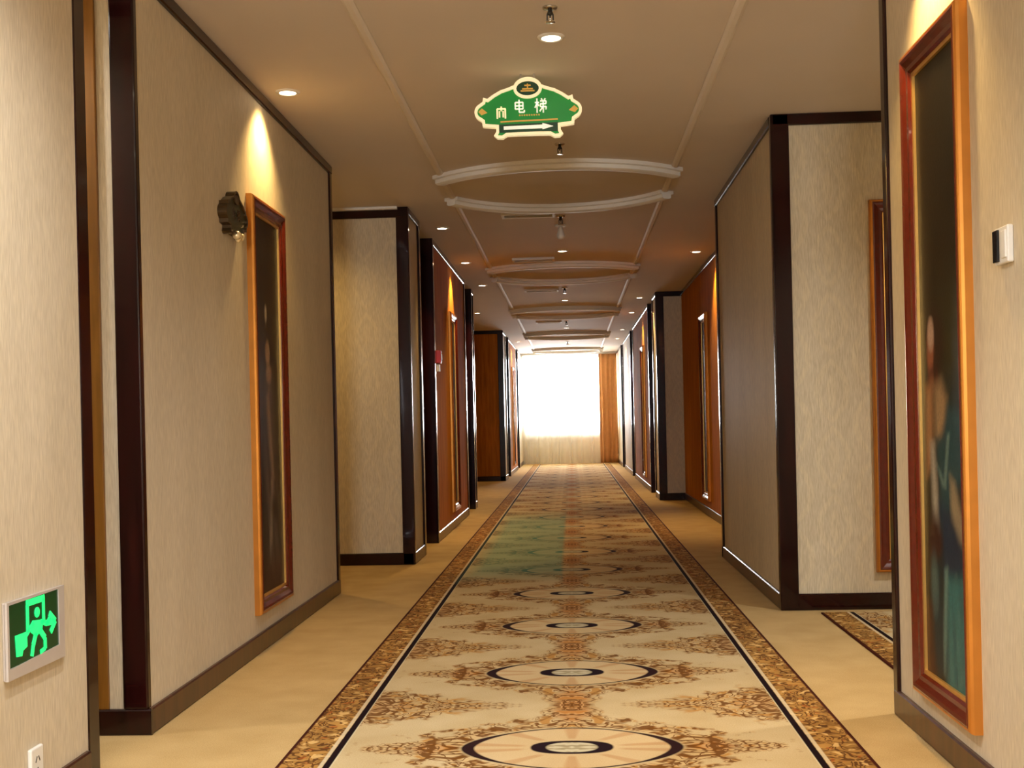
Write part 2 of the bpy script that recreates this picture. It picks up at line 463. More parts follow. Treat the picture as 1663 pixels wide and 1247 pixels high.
def dress(parent, p0, p1, nrm, base=0.085, crown=0.05, both=True):
    if base: strip('baseboard', parent, p0, p1, nrm, 0.0, base, 0.014, 'skirt')
    if crown: strip('cornice', parent, p0, p1, nrm, ZC - crown, ZC, 0.016, 'dark')
def wall(name, pts, label, mat='paper'):
    w = obj(name, prism(BM(), pts, 0.0, ZC), mat); tag(w, label, 'wall', kind='structure'); return w
def rect(x0, x1, y0, y1): return [(x0, y0), (x1, y0), (x1, y1), (x0, y1)]

# near left wall
w = wall('wall_left', rect(XO_L, XL, YBACK, YN_L), 'pale cream papered wall beside the green exit sign')
dress(w, (XL, YBACK), (XL, YN_L-0.085), (1, 0))
post(w, XL-0.03, XL+0.004, YN_L-0.075, YN_L+0.003)
dress(w, (XL-0.03, YN_L), (XO_L, YN_L), (0, 1))
# left wall with the plaque
w = wall('wall_left.001', rect(XO_L, XL, Y1A, Y1B), 'long tan papered wall carrying the dark plaque and tall painting')
dress(w, (XL, Y1A), (XL, Y1B-0.0), (1, 0))
strip('baseboard', w, (XO_L, Y1A), (XL+0.014, Y1A), (0, -1), 0.0, 0.085, 0.016, 'dark')
post(w, XL-0.080, XL+0.004, Y1A-0.014, Y1A+0.02, z0=0.085)
post(w, XL-0.03, XL+0.012, Y1B-0.045, Y1B+0.012)
bm = BM(); bbox_bev(bm, -1.66, -1.538, Y1A-0.012, Y1A+0.005, 0.085, ZC, 0.003); obj('panel_strip', bm, 'honey', w)
dress(w, (XL-0.03, Y1B), (XO_L, Y1B), (0, 1))

DOORN = [0]
def door(xf, sgn, y0, y1, dep, parent, label):
    """door set back in a wall whose face is x = xf; sgn = +1 when the corridor lies on the +x side"""
    DOORN[0] += 1
    xb = xf - sgn*dep
    e = empty('door_%d' % DOORN[0], (xb, (y0+y1)/2, 0)); tag(e, label, 'door', kind='structure')
    def loc(bm):
        bmesh.ops.translate(bm, vec=(-xb, -(y0+y1)/2, 0), verts=bm.verts[:]); return bm
    def sp(a, b_): return (min(a, b_), max(a, b_))
    # linings of the niche, full height, standing a little proud of the paper
    for ya, yb in ((y0, y0+0.02), (y1-0.02, y1)):
        a, b_ = sp(xb, xf + sgn*0.008); bm = BM(); bbox_bev(bm, a, b_, ya, yb, 0, ZC-0.001, 0.003); obj('jamb', loc(bm), 'dark', e)
    for ya, yb in ((y0-0.055, y0+0.02), (y1-0.02, y1+0.055)):
        a, b_ = sp(xf, xf + sgn*0.016); bm = BM(); bbox_bev(bm, a, b_, ya, yb, 0, ZC-0.001, 0.003); obj('casing', loc(bm), 'dark', e)
    a, b_ = sp(xb, xb + sgn*0.045); bm = BM(); bbox_bev(bm, a, b_, y0+0.02, y1-0.02, 2.05, ZC-0.001, 0.003); obj('transom_panel', loc(bm), 'dark', e)
    a, b_ = sp(xb, xb + sgn*0.04); bm = BM(); bbox_bev(bm, a, b_, y0+0.024, y1-0.024, 0.006, 2.045, 0.004); lf = obj('door_leaf', loc(bm), 'door', e)
    for za, zb in ((0.16, 0.90), (1.05, 1.92)):
        a, b_ = sp(xb + sgn*0.038, xb + sgn*0.052); bm = BM(); bbox_bev(bm, a, b_, y0+0.14, y1-0.14, za, zb, 0.006); obj('raised_panel', loc(bm), 'door', lf)
    bm = BM(); a, b_ = sp(xb + sgn*0.04, xb + sgn*0.048); bbox_bev(bm, a, b_, y0+0.06, y0+0.10, 0.93, 1.12, 0.003)
    a, b_ = sp(xb + sgn*0.048, xb + sgn*0.085); box(bm, a, b_, y0+0.073, y0+0.087, 1.02, 1.035)
    a, b_ = sp(xb + sgn*0.073, xb + sgn*0.087); bbox_bev(bm, a, b_, y0+0.07, y0+0.19, 1.018, 1.037, 0.005); obj('handle', loc(bm), 'chrome', lf)
def notched(xf, xo, y0, y1, notches, dep):
    sg = -1 if xo < xf else 1
    pts = [(xo, y0), (xf, y0)]
    for a, b_ in notches: pts += [(xf, a), (xf + sg*dep, a), (xf + sg*dep, b_), (xf, b_)]
    pts += [(xf, y1), (xo, y1)]
    return pts
DEP = 0.22
# second block on the left
nL2 = [(8.87, 9.72), (12.62, 13.47)]
w = wall('wall_left.002', notched(X2, XO_L, Y2A, Y2B, nL2, DEP), 'papered wall block jutting out beyond the side passage', 'damask')
strip('baseboard', w, (XO_L, Y2A), (X2, Y2A), (0, -1), 0.0, 0.085, 0.016, 'dark')
strip('cornice', w, (XO_L, Y2A), (X2, Y2A), (0, -1), ZC-0.075, ZC-0.02, 0.018, 'dark')
strip('cove', w, (XO_L, Y2A), (X2-0.06, Y2A), (0, -1), ZC-0.02, ZC, 0.05, 'plaster')
post(w, X2-0.075, X2+0.014, Y2A-0.016, Y2A+0.03)
for ya, yb in ((Y2A+0.03, 8.815), (9.775, 12.565), (13.525, Y2B)):
    dress(w, (X2, ya), (X2, yb), (1, 0))
post(w, X2-0.06, X2+0.014, Y2B-0.05, Y2B+0.014)
strip('warm_tint_panel', w, (X2, 9.775), (X2, 12.565), (1, 0), 0.085, ZC-0.05, 0.006, 'warm_lit', 0.002)  # added sheet, paints the wall orange as if under warm light
door(X2, 1, nL2[0][0], nL2[0][1], DEP, w, 'dark door set deep in the wall past the left side passage')
door(X2, 1, nL2[1][0], nL2[1][1], DEP, w, 'dark door in the niche beyond the red fire alarm wall')
# third block on the left
nL3 = [(20.5, 21.35), (24.2, 25.05)]
w = wall('wall_left.003', notched(X2, XO_L, Y3A, YEND, nL3, DEP), 'far papered wall block on the left leading to the window', 'damask')
strip('baseboard', w, (XO_L, Y3A), (X2, Y3A), (0, -1), 0.0, 0.085, 0.016, 'dark')
strip('cornice', w, (XO_L, Y3A), (X2, Y3A), (0, -1), ZC-0.06, ZC, 0.018, 'dark')
post(w, X2-0.08, X2+0.014, Y3A-0.016, Y3A+0.03)
for ya, yb in ((Y3A+0.03, 20.445), (21.405, 24.145), (25.105, YEND)):
    dress(w, (X2, ya), (X2, yb), (1, 0))
strip('warm_tint_panel', w, (XO_L+1.0, Y3A), (X2-0.08, Y3A), (0, -1), 0.085, ZC-0.06, 0.006, 'warm_lit', 0.002)
strip('warm_tint_panel', w, (X2, 21.405), (X2, 24.145), (1, 0), 0.085, ZC-0.05, 0.006, 'warm_lit', 0.002)
door(X2, 1, nL3[0][0], nL3[0][1], DEP, w, 'dark door in the first niche of the far left block')
door(X2, 1, nL3[1][0], nL3[1][1], DEP, w, 'dark door in the last niche on the left before the window')
# passage ends on the left
w = wall('wall_left.004', rect(XO_L-0.2, XO_L, YBACK, YEND), 'papered wall closing the side passages on the left')
w = wall('wall_left.005', rect(-2.35, -2.2, Y2B, Y3A), 'set back papered wall between the second and third left blocks')
dress(w, (-2.2, Y2B), (-2.2, Y3A), (1, 0))

# right side
w = wall('wall_right', rect(XR, XO_R, YBACK, YN_R), 'beige papered wall behind the large portrait in teal')
dress(w, (XR, YBACK), (XR, YN_R), (-1, 0))
post(w, XR-0.012, XR+0.03, YN_R-0.04, YN_R+0.012, z0=0.0)
dress(w, (XR+0.03, YN_R), (XO_R, YN_R), (0, 1))
w = wall('wall_right.001', rect(XR, XO_R, YR1A, YR1B), 'papered wall block with dark corner post past the right opening', 'damask')
strip('baseboard', w, (XR, YR1A), (XO_R, YR1A), (0, -1), 0.0, 0.085, 0.016, 'dark')
strip('cornice', w, (XR, YR1A), (XO_R, YR1A), (0, -1), ZC-0.058, ZC, 0.018, 'dark')
post(w, XR-0.014, XR+0.080, YR1A-0.018, YR1A+0.03)
dress(w, (XR, YR1A+0.03), (XR, YR1B), (-1, 0), crown=0.05)
post(w, XR-0.014, XR+0.03, YR1B-0.05, YR1B+0.014)
w = wall('wall_right.002', rect(XRR, XO_R, YR1B, YR2A), 'set back papered wall in the recess on the right')
dress(w, (XRR, YR1B), (XRR, YR2A), (-1, 0))
strip('warm_tint_panel', w, (XRR, YR1B), (XRR, YR2A), (-1, 0), 0.085, ZC-0.05, 0.006, 'warm_lit', 0.002)
nR2 = [(14.98, 15.83), (19.75, 20.6), (23.6, 24.45)]
w = wall('wall_right.003', notched(XR, XO_R, YR2A, YEND, nR2, DEP), 'far papered wall block on the right leading to the window', 'damask')
strip('baseboard', w, (XR, YR2A), (XRR, YR2A), (0, -1), 0.0, 0.085, 0.016, 'dark')
strip('cornice', w, (XR, YR2A), (XRR, YR2A), (0, -1), ZC-0.06, ZC, 0.018, 'dark')
post(w, XR-0.014, XR+0.085, YR2A-0.016, YR2A+0.03)
for ya, yb in ((YR2A+0.03, 14.925), (15.885, 19.695), (20.655, 23.545), (24.505, YEND)):
    dress(w, (XR, ya), (XR, yb), (-1, 0))
strip('warm_tint_panel', w, (XR, 15.885), (XR, 19.695), (-1, 0), 0.085, ZC-0.05, 0.006, 'warm_lit', 0.002)
door(XR, -1, nR2[0][0], nR2[0][1], DEP, w, 'dark door in the niche just past the right recess')
door(XR, -1, nR2[1][0], nR2[1][1], DEP, w, 'dark door in the middle niche of the far right block')
door(XR, -1, nR2[2][0], nR2[2][1], DEP, w, 'dark door in the last niche on the right before the curtain')
w = wall('wall_right.004', rect(XO_R, XO_R+0.2, YBACK, YEND), 'papered wall closing the side passage on the right')

# end wall and wall behind the camera, each with a window opening
def window_wall(name, yf, yb, x0, x1, wx0, wx1, wz0, wz1, label):
    bm = BM()
    box(bm, x0, wx0, yf, yb, 0, ZC); box(bm, wx1, x1, yf, yb, 0, ZC); box(bm, wx0, wx1, yf, yb, 0, wz0); box(bm, wx0, wx1, yf, yb, wz1, ZC)
    w_ = obj(name, bm, 'plain_wall'); tag(w_, label, 'wall', kind='structure'); return w_
def window(name, x0, x1, y, z0, z1, nx, label):
    e = empty(name, ((x0+x1)/2, y, z0)); tag(e, label, 'window', kind='structure')
    cx = (x0+x1)/2; hw = (x1-x0)/2; h = z1-z0
    bm = BM()
    for a in (-hw, hw-0.05): bbox_bev(bm, a, a+0.05, -0.03, 0.03, 0, h, 0.004)
    for a in (0, h-0.05): bbox_bev(bm, -hw+0.05, hw-0.05, -0.03, 0.03, a, a+0.05, 0.004)
    obj('window_frame', bm, 'window_frame', e)
    for k in range(1, nx):
        xx = -hw + 2*hw*k/nx; bm = BM(); bbox_bev(bm, xx-0.025, xx+0.025, -0.028, 0.028, 0.05, h-0.05, 0.004); obj('mullion', bm, 'window_frame', e)
    for k in range(nx):
        xa = -hw + 2*hw*k/nx + 0.03; xb = -hw + 2*hw*(k+1)/nx - 0.03
        bm = BM(); box(bm, xa, xb, -0.003, 0.003, 0.03, h-0.03); obj('pane', bm, 'glass', e)
window_wall('wall_back', YEND, YEND+0.2, XO_L, XO_R, -1.08, 1.0, 0.82, 2.50, 'pale end wall holding the bright corridor window')
window('window_1', -1.08, 1.0, YEND+0.1, 0.82, 2.50, 2, 'bright window behind the sheer curtain at the corridor end')
window_wall('wall_front', YBACK-0.2, YBACK, XO_L, XO_R, -0.67, 0.33, 1.05, 2.05, 'pale unseen wall with an added fill window behind the viewpoint')
window('fill_window', -0.67, 0.33, YBACK-0.1, 1.05, 2.05, 2, 'unseen window added behind the viewpoint to let in fill light')  # unseen window, added so neutral daylight reaches the near walls

# ------------------------------------------------------------------ carpets
bm = BM(); bbox_bev(bm, -0.890, 0.846, -3.9, YEND-0.40, 0.0, 0.007, 0.003, 1)
o = obj('carpet_runner', bm, 'runner'); tag(o, 'long patterned runner with dark ring medallions down the corridor', 'carpet')
bm = BM(); bbox_bev(bm, 1.228, XO_R-0.05, 4.05, 5.955, 0.0, 0.007, 0.003, 1)
o = obj('passage_carpet', bm, 'rug'); tag(o, 'patterned carpet with brown border in the right side opening', 'carpet')

# ------------------------------------------------------------------ curtains
def curtain(name, x0, x1, y, z0, z1, amp, waves, mat, label, th, seed):
    rnd = random.Random(seed)
    nx = int(waves*14); nz = 14
    ph = [rnd.uniform(-0.8, 0.8) for _ in range(int(waves)+2)]
    bm = BM(); V = []
    for k in range(nz+1):
        t = k/nz; row = []
        for i in range(nx+1):
            u = i/nx; f = u*waves; j = int(f); p = ph[j]*(1-(f-j)) + ph[j+1]*(f-j)
            a = amp*(0.65 + 0.35*(1-t))
            row.append(bm.verts.new((x0 + (x1-x0)*u + 0.012*math.sin(2*PI*f*0.5+p)*(1-t), y + a*math.sin(2*PI*f + p) + 0.3*a*math.sin(4*PI*f*0.73+p*2), z0 + (z1-z0)*t)))
        V.append(row)
    for k in range(nz):
        for i in range(nx): bm.faces.new((V[k][i], V[k][i+1], V[k+1][i+1], V[k+1][i]))
    o_ = obj(name, bm, mat, smooth=True); tag(o_, label, 'curtain')
    if th:
        md = o_.modifiers.new('thickness', 'SOLIDIFY'); md.thickness = th
    return o_
curtain('sheer_curtain', -1.12, 0.70, YEND-0.27, 0.012, 2.50, 0.022, 15, 'sheer', 'white sheer curtain glowing over the end window', 0, 3)
curtain('brown_drape', 0.64, 1.045, YEND-0.34, 0.012, 2.50, 0.028, 4, 'drape', 'heavy brown drape gathered at the right of the end window', 0.006, 5)
e = empty('curtain_rail', (-0.04, YEND-0.30, 2.50)); tag(e, 'white curtain rail above the end window', 'curtain rail')
bm = BM(); bbox_bev(bm, -1.09, 1.09, -0.05, 0.045, 0.0, 0.04, 0.004); obj('rail', bm, 'white_plastic', e)

# ------------------------------------------------------------------ downlights
def build_downlight():
    e_ = empty('downlight', (0, 0, 0))
    bm = BM(); lathe(bm, [(0.036, -0.002), (0.040, -0.008), (0.050, -0.007), (0.056, 0.0)], 28); obj('trim_ring', bm, 'lamp_ring', e_, True)
    bm = BM(); lathe(bm, [(0.0, -0.005), (0.039, -0.005), (0.039, -0.001)], 28); obj('lens', bm, 'lamp', e_)
    return e_
DL0 = build_downlight(); DLUSED = [False]
def downlight(x, y, power, colr, label, group, angle=84, blend=0.8, scale=1.0, tilt=0.0):
    if not DLUSED[0]: e_ = DL0; DLUSED[0] = True
    else: e_ = copy_tree(DL0)
    e_.location = (x, y, ZC); e_.scale = (scale, scale, 1)
    tag(e_, label, 'downlight', group)
    l = bpy.data.lights.new('downlight_beam', 'SPOT'); l.energy = power; l.color = colr; l.spot_size = math.radians(angle); l.spot_blend = blend; l.shadow_soft_size = 0.035
    lo = bpy.data.objects.new('downlight_beam', l); COL.objects.link(lo); lo.location = (x, y, ZC - 0.03); lo.rotation_euler = (0, tilt, 0)
    return e_
CG, WG, LG = 'downlights along the ceiling centre', 'wall washing downlights', 'downlights in the lobby and side openings'
downlight(-0.049, 4.712, P_CENTRE*0.6, SOFT, 'large bright round downlight in front of the green hanging sign', CG, 120, 1.0)
for y_, s_ in ((10.65, 'centre downlight between the first and second ceiling arcs'), (15.02, 'centre downlight just before the third pair of ceiling arcs'),
               (19.5, 'centre downlight just before the fourth pair of ceiling arcs'), (23.9, 'centre downlight nearest the end window')):
    downlight(-0.052, y_, P_CENTRE, WARM, s_, CG, 120, 1.0)
downlight(-1.275, 5.34, P_WALL*0.75, WARM, 'small downlight washing the tall painting beside the dark plaque', WG, 104, 1.0, tilt=0.26)
downlight(-0.99, 9.214, P_WALL, WARM, 'small left downlight outside the first dark door niche', WG, tilt=0.16)
downlight(-0.99, 11.237, P_WALL, WARM, 'small left downlight above the painting past the fire alarm', WG, tilt=0.16)
downlight(-0.975, 13.144, P_WALL, WARM, 'small left downlight outside the second dark door niche', WG, tilt=0.16)
downlight(-1.298, 16.45, P_WALL, WARM, 'small left downlight in the gap before the far left block', WG, tilt=0.16)
downlight(-1.0, 22.6, P_WALL, WARM, 'small left downlight in the far block near the window', WG, tilt=0.16)
downlight(1.19, 10.95, P_WALL, WARM, 'small downlight washing the painting in the right recess', WG, tilt=-0.16)
downlight(0.895, 14.96, P_WALL, WARM, 'small right downlight outside the door niche past the recess', WG, tilt=-0.16)
downlight(0.90, 17.0, P_WALL, WARM, 'small right downlight above the painting in the far block', WG, tilt=-0.16)
downlight(0.90, 20.2, P_WALL, WARM, 'small right downlight outside the middle far door niche', WG, tilt=-0.16)
downlight(0.90, 22.4, P_WALL, WARM, 'small right downlight nearest the brown drape', WG, tilt=-0.16)
downlight(0.90, 3.40, P_WALL, WARM, 'small downlight above the large teal portrait out of frame', WG, tilt=-0.16)
# lobby round the camera, out of the frame
for x_, y_, l_ in ((-0.75, 2.3, 'lobby downlight nearest the exit sign wall, out of the frame'), (-0.25, 1.2, 'lobby downlight overhead in front of the viewpoint, out of the frame'), (-0.2, 0.2, 'lobby downlight right above the viewpoint, out of the frame')):
    downlight(x_, y_, P_LOBBY, SOFT, l_, LG, 150, 1.0)
downlight(2.3, 4.5, P_LOBBY, SOFT, 'downlight in the right side opening, hidden by the near wall', LG, 150, 1.0)
downlight(-2.0, 3.58, P_LOBBY*0.35, SOFT, 'downlight inside the narrow left opening', LG, 150, 1.0)
downlight(-2.0, 7.6, P_WALL*0.6, WARM, 'downlight inside the left side passage', LG, 150, 1.0)

# ------------------------------------------------------------------ paintings
def paint_field(seed, kind):
    rnd = np.random.RandomState(seed)
    NS, NT = 60, 220
    s, t = np.meshgrid(np.linspace(0, 1, NS), np.linspace(0, 1, NT))
    asp = 4.9
    img = np.zeros((NT, NS, 3))
    def put(c, mask):
        cc = np.array(lin(c)[:3]); img[:] = img*(1-mask[..., None]) + cc*mask[..., None]
    def wob(fs, ft, ph): return np.sin(s*fs + np.sin(t*ft + ph)*1.3 + ph)*np.cos(t*ft*1.7 + ph*2)
    def ell(cs, ct, ws, wt, ang=0.0, soft=0.25):
        ds, dt = (s-cs), (t-ct)*asp; ca, sa = math.cos(ang), math.sin(ang)
        u, v = ds*ca + dt*sa, -ds*sa + dt*ca
        d = np.sqrt((u/ws)**2 + (v/(wt*asp))**2)
        return np.clip((1+soft-d)/(2*soft), 0, 1)
    def poly(pts, soft=0.02):
        # convex-or-not polygon, soft edge via distance to edges
        px, py = s, t*asp
        ins = np.zeros_like(s, bool); dm = np.full_like(s, 9.0)
        n = len(pts)
        for i in range(n):
            x0, y0 = pts[i][0], pts[i][1]*asp; x1, y1 = pts[(i+1) % n][0], pts[(i+1) % n][1]*asp
            cond = ((y0 > py) != (y1 > py)); xx = (x1-x0)*(py-y0)/((y1-y0) if abs(y1-y0) > 1e-9 else 1e-9) + x0
            ins ^= cond & (px < xx)
            L = (x1-x0)**2 + (y1-y0)**2 + 1e-12; k = np.clip(((px-x0)*(x1-x0) + (py-y0)*(y1-y0))/L, 0, 1)
            dm = np.minimum(dm, np.hypot(px-x0-k*(x1-x0), py-y0-k*(y1-y0)))
        sd = np.where(ins, dm, -dm)
        return np.clip(0.5 + sd/(2*soft), 0, 1)
    if kind == 'teal':
        put((34, 28, 14), np.ones_like(s))
        put((66, 66, 36), np.clip((s-0.35)*1.6, 0, 1)*np.exp(-((t-0.54)/0.10)**2))
        put((60, 42, 20), np.exp(-((t-0.80)/0.12)**2)*0.35*np.clip(1-s, 0, 1))
        put((22, 20, 20), np.clip((t-0.68)/0.1, 0, 1)*0.5*np.clip(s, 0, 1))
        put((30, 56, 56), ell(0.78, 0.40, 0.30, 0.075, 0.1, 0.5)*0.9)              # shadowed back of the dress
        put((46, 22, 16), ell(0.36, 0.545, 0.20, 0.055, 0, 0.3))                    # hair
        put((164, 92, 62), ell(0.27, 0.530, 0.085, 0.040, 0.05, 0.3))               # face
        put((202, 166, 142), ell(0.28, 0.560, 0.075, 0.026, 0, 0.3))                 # lit headdress
        put((104, 42, 30), ell(0.31, 0.488, 0.11, 0.022, 0.2, 0.35))                # necklace and shadow
        put((60, 26, 16), ell(0.36, 0.505, 0.03, 0.03, 0, 0.4))
        put((178, 124, 78), poly([(0.14, 0.475), (0.30, 0.485), (0.30, 0.42), (0.24, 0.35), (0.12, 0.33), (0.12, 0.40)], 0.06))
        put((176, 142, 100), poly([(0.34, 0.475), (0.50, 0.485), (0.62, 0.455), (0.60, 0.415), (0.46, 0.385), (0.34, 0.39)], 0.07))   # bare shoulder
        put((34, 78, 84), poly([(0.36, 0.39), (0.52, 0.40), (0.64, 0.445), (0.92, 0.43), (0.98, 0.33), (0.70, 0.31), (0.60, 0.24), (0.40, 0.25), (0.42, 0.33)], 0.06))
        put((120, 150, 138), poly([(0.36, 0.352), (0.52, 0.325), (0.62, 0.40), (0.66, 0.40), (0.56, 0.315), (0.48, 0.318), (0.38, 0.345)], 0.03))
        put((188, 178, 156), poly([(0.22, 0.385), (0.31, 0.385), (0.37, 0.30), (0.37, 0.245), (0.26, 0.25), (0.24, 0.30)], 0.05))   # sleeve
        put((170, 150, 116), poly([(0.66, 0.335), (0.76, 0.325), (0.96, 0.255), (0.94, 0.225), (0.80, 0.235), (0.66, 0.27)], 0.05)) # forearm
        put((26, 50, 74), poly([(0.42, 0.29), (0.62, 0.28), (0.86, 0.235), (0.98, 0.19), (0.70, 0.17), (0.46, 0.18)], 0.07))
        put((62, 26, 24), ell(0.28, 0.225, 0.15, 0.045, 0, 0.4))
        put((26, 54, 58), poly([(0.20, 0.19), (0.45, 0.20), (0.42, 0.02), (0.30, 0.0), (0.20, 0.06)], 0.08))
        put((92, 120, 112), ell(0.25, 0.155, 0.08, 0.045, 0, 0.5)*0.8)
        put((60, 128, 126), poly([(0.54, 0.175), (0.98, 0.185), (1.0, -0.02), (0.50, -0.02)], 0.07))   # skirt
        fold = (np.sin(s*38 + t*10) > 0.2)*np.clip((0.2-t)/0.05, 0, 1)*np.clip((s-0.45)/0.1, 0, 1)
        put((32, 82, 96), np.clip(fold*(0.5 + 0.5*wob(20, 30, 1.0)), 0, 1)*0.6)
        put((128, 166, 152), poly([(0.50, 0.185), (0.56, 0.19), (0.50, 0.08), (0.44, 0.02), (0.44, 0.08)], 0.04)*0.9)
        put((88, 44, 22), poly([(-0.1, 0.13), (0.16, 0.12), (0.24, 0.0), (-0.1, -0.02)], 0.06)*0.9)
        put((104, 150, 142), np.clip(wob(30, 40, 2.2)-0.4, 0, 1)*np.clip((0.17-t)/0.05, 0, 1)*np.clip((s-0.55)/0.1, 0, 1)*0.7)
    else:
        base = [(40, 28, 16), (48, 38, 22), (36, 32, 24), (52, 36, 20)][seed % 4]
        put(base, np.ones_like(s))
        put((60, 54, 30), np.clip(0.5 + 0.5*wob(5, 9, seed), 0, 1)*0.5)
        put((24, 16, 12), np.clip((t-0.74)/0.12, 0, 1)*0.7)
        gar = [(112, 92, 84), (130, 100, 62), (84, 92, 96), (122, 72, 52)][seed % 4]
        dk = tuple(int(v*0.45) for v in gar)
        c0 = 0.50
        put(dk, poly([(c0-0.12, 0.60), (c0+0.20, 0.62), (c0+0.42, 0.30), (c0+0.46, 0.02), (c0-0.36, 0.02), (c0-0.28, 0.30)], 0.08))
        put(gar, poly([(c0-0.06, 0.58), (c0+0.14, 0.60), (c0+0.22, 0.34), (c0+0.40, 0.03), (c0-0.14, 0.03), (c0-0.20, 0.32)], 0.10)*0.8)
        put(dk, np.clip(np.sin(s*30 + t*22 + seed) - 0.1, 0, 1)*np.clip((0.55-t)/0.1, 0, 1)*0.8)
        put((170, 140, 112), poly([(c0-0.10, 0.52), (c0+0.0, 0.54), (c0+0.10, 0.40), (c0+0.16, 0.30), (c0+0.06, 0.31), (c0-0.04, 0.41)], 0.05)*0.75)
        put((40, 22, 14), ell(c0+0.03, 0.655, 0.17, 0.050, 0, 0.3))
        put((186, 150, 118), ell(c0-0.02, 0.640, 0.085, 0.032, 0, 0.3))
        put((176, 140, 110), ell(c0+0.01, 0.585, 0.10, 0.024, 0, 0.4))
        put((214, 196, 170), ell(c0-0.06, 0.745, 0.04, 0.022, 0, 0.4)*0.8)
        put((196, 176, 150), poly([(c0+0.02, 0.30), (c0+0.10, 0.30), (c0+0.02, 0.16), (c0-0.08, 0.08), (c0-0.10, 0.12)], 0.05)*0.55)
        put((30, 20, 18), ell(c0+0.15, 0.22, 0.12, 0.03, 0.4, 0.5)*0.8)
        put((74, 34, 24), np.clip((0.13-t)/0.08, 0, 1)*0.7)
    img *= (0.90 + 0.2*rnd.rand(NT, NS, 1))
    return NS, NT, np.clip(img, 0, 1)
def picture(loc, rz, wd, z0, z1, seed, kind, label, group='tall framed figure paintings'):
    """picture in local x,z facing -y; loc is the middle of its bottom edge on the wall"""
    e_ = empty('framed_painting', (loc[0], loc[1], z0), rz); tag(e_, label, 'painting', group)
    h = z1 - z0; hw = wd/2
    def sweep(prof_, name, mat):
        bm_ = BM(); rows = []
        for cx, cz, sx, sz in ((-hw, 0, 1, 1), (hw, 0, -1, 1), (hw, h, -1, -1), (-hw, h, 1, -1)):
            rows.append([bm_.verts.new((cx + sx*d, -q, cz + sz*d)) for d, q in prof_])
        for k in range(4):
            for i in range(len(prof_)-1): bm_.faces.new((rows[k][i], rows[(k+1) % 4][i], rows[(k+1) % 4][i+1], rows[k][i+1]))
        bmesh.ops.recalc_face_normals(bm_, faces=bm_.faces[:]); return obj(name, bm_, mat, e_)
    sweep([(0.012, 0.0), (0.012, 0.034), (0.020, 0.037), (0.030, 0.034), (0.046, 0.026), (0.058, 0.024), (0.066, 0.018), (0.066, 0.0), (0.012, 0.0)], 'frame', 'frame')
    sweep([(0.0, 0.0), (0.0, 0.022), (0.003, 0.030), (0.007, 0.034), (0.013, 0.035), (0.013, 0.0), (0.0, 0.0)], 'gilt_edge', 'gilt')
    iw = hw - 0.066
    bm = BM()
    rim(bm, [(-iw-0.002, 0.064), (iw+0.002, 0.064), (iw+0.002, h-0.064), (-iw-0.002, h-0.064)], [(-iw+0.012, 0.078), (iw-0.012, 0.078), (iw-0.012, h-0.078), (-iw+0.012, h-0.078)], -0.016, -0.004)
    obj('inner_slip', bm, 'slip', e_)
    NS, NT, img = paint_field(seed, kind)
    X = np.linspace(-iw, iw, NS); Z = np.linspace(0.066, h-0.066, NT)
    vv = [(X[i], -0.008, Z[j]) for j in range(NT) for i in range(NS)]
    ff = [(j*NS+i, j*NS+i+1, (j+1)*NS+i+1, (j+1)*NS+i) for j in range(NT-1) for i in range(NS-1)]
    nb = len(vv)
    vv += [(-iw, -0.002, 0.066), (iw, -0.002, 0.066), (iw, -0.002, h-0.066), (-iw, -0.002, h-0.066)]
    ff += [(nb, nb+3, nb+2, nb+1)]
    me = bpy.data.meshes.new('canvas'); me.from_pydata(vv, [], ff); me.update()
    ca = me.color_attributes.new('paint', 'FLOAT_COLOR', 'POINT')
    arr = np.ones((len(vv), 4), np.float32); arr[:NS*NT, :3] = img.reshape(-1, 3); arr[NS*NT:, :3] = 0.05
    ca.data.foreach_set('color', arr.ravel())
    me.materials.append(M['canvas'])
    o_ = bpy.data.objects.new('canvas', me); COL.objects.link(o_); o_.parent = e_
    return e_
picture((XR, 3.397), -PI/2, 0.525, 0.147, 2.09, 0, 'teal', 'large gold framed portrait of a woman in a teal dress')
picture((XL, 5.365), PI/2, 0.58, 0.172, 2.03, 0, 'dim', 'tall narrow dark painting right of the small dark plaque')
picture((1.80, YR1A), 0.0, 0.525, 0.19, 2.09, 1, 'dim', 'tall painting facing us, half hidden behind the near right wall')
picture((X2, 11.24), PI/2, 0.56, 0.16, 2.05, 3, 'dim', 'gold framed painting past the red fire alarm on the left')
picture((XRR, 12.0), -PI/2, 0.56, 0.16, 2.05, 3, 'dim', 'gold framed painting in the recess on the right')
picture((XR, 17.1), -PI/2, 0.56, 0.16, 2.05, 1, 'dim', 'small far painting on the right wall near the window')
picture((X2, 22.7), PI/2, 0.56, 0.16, 2.05, 2, 'dim', 'small far painting on the left wall near the window')

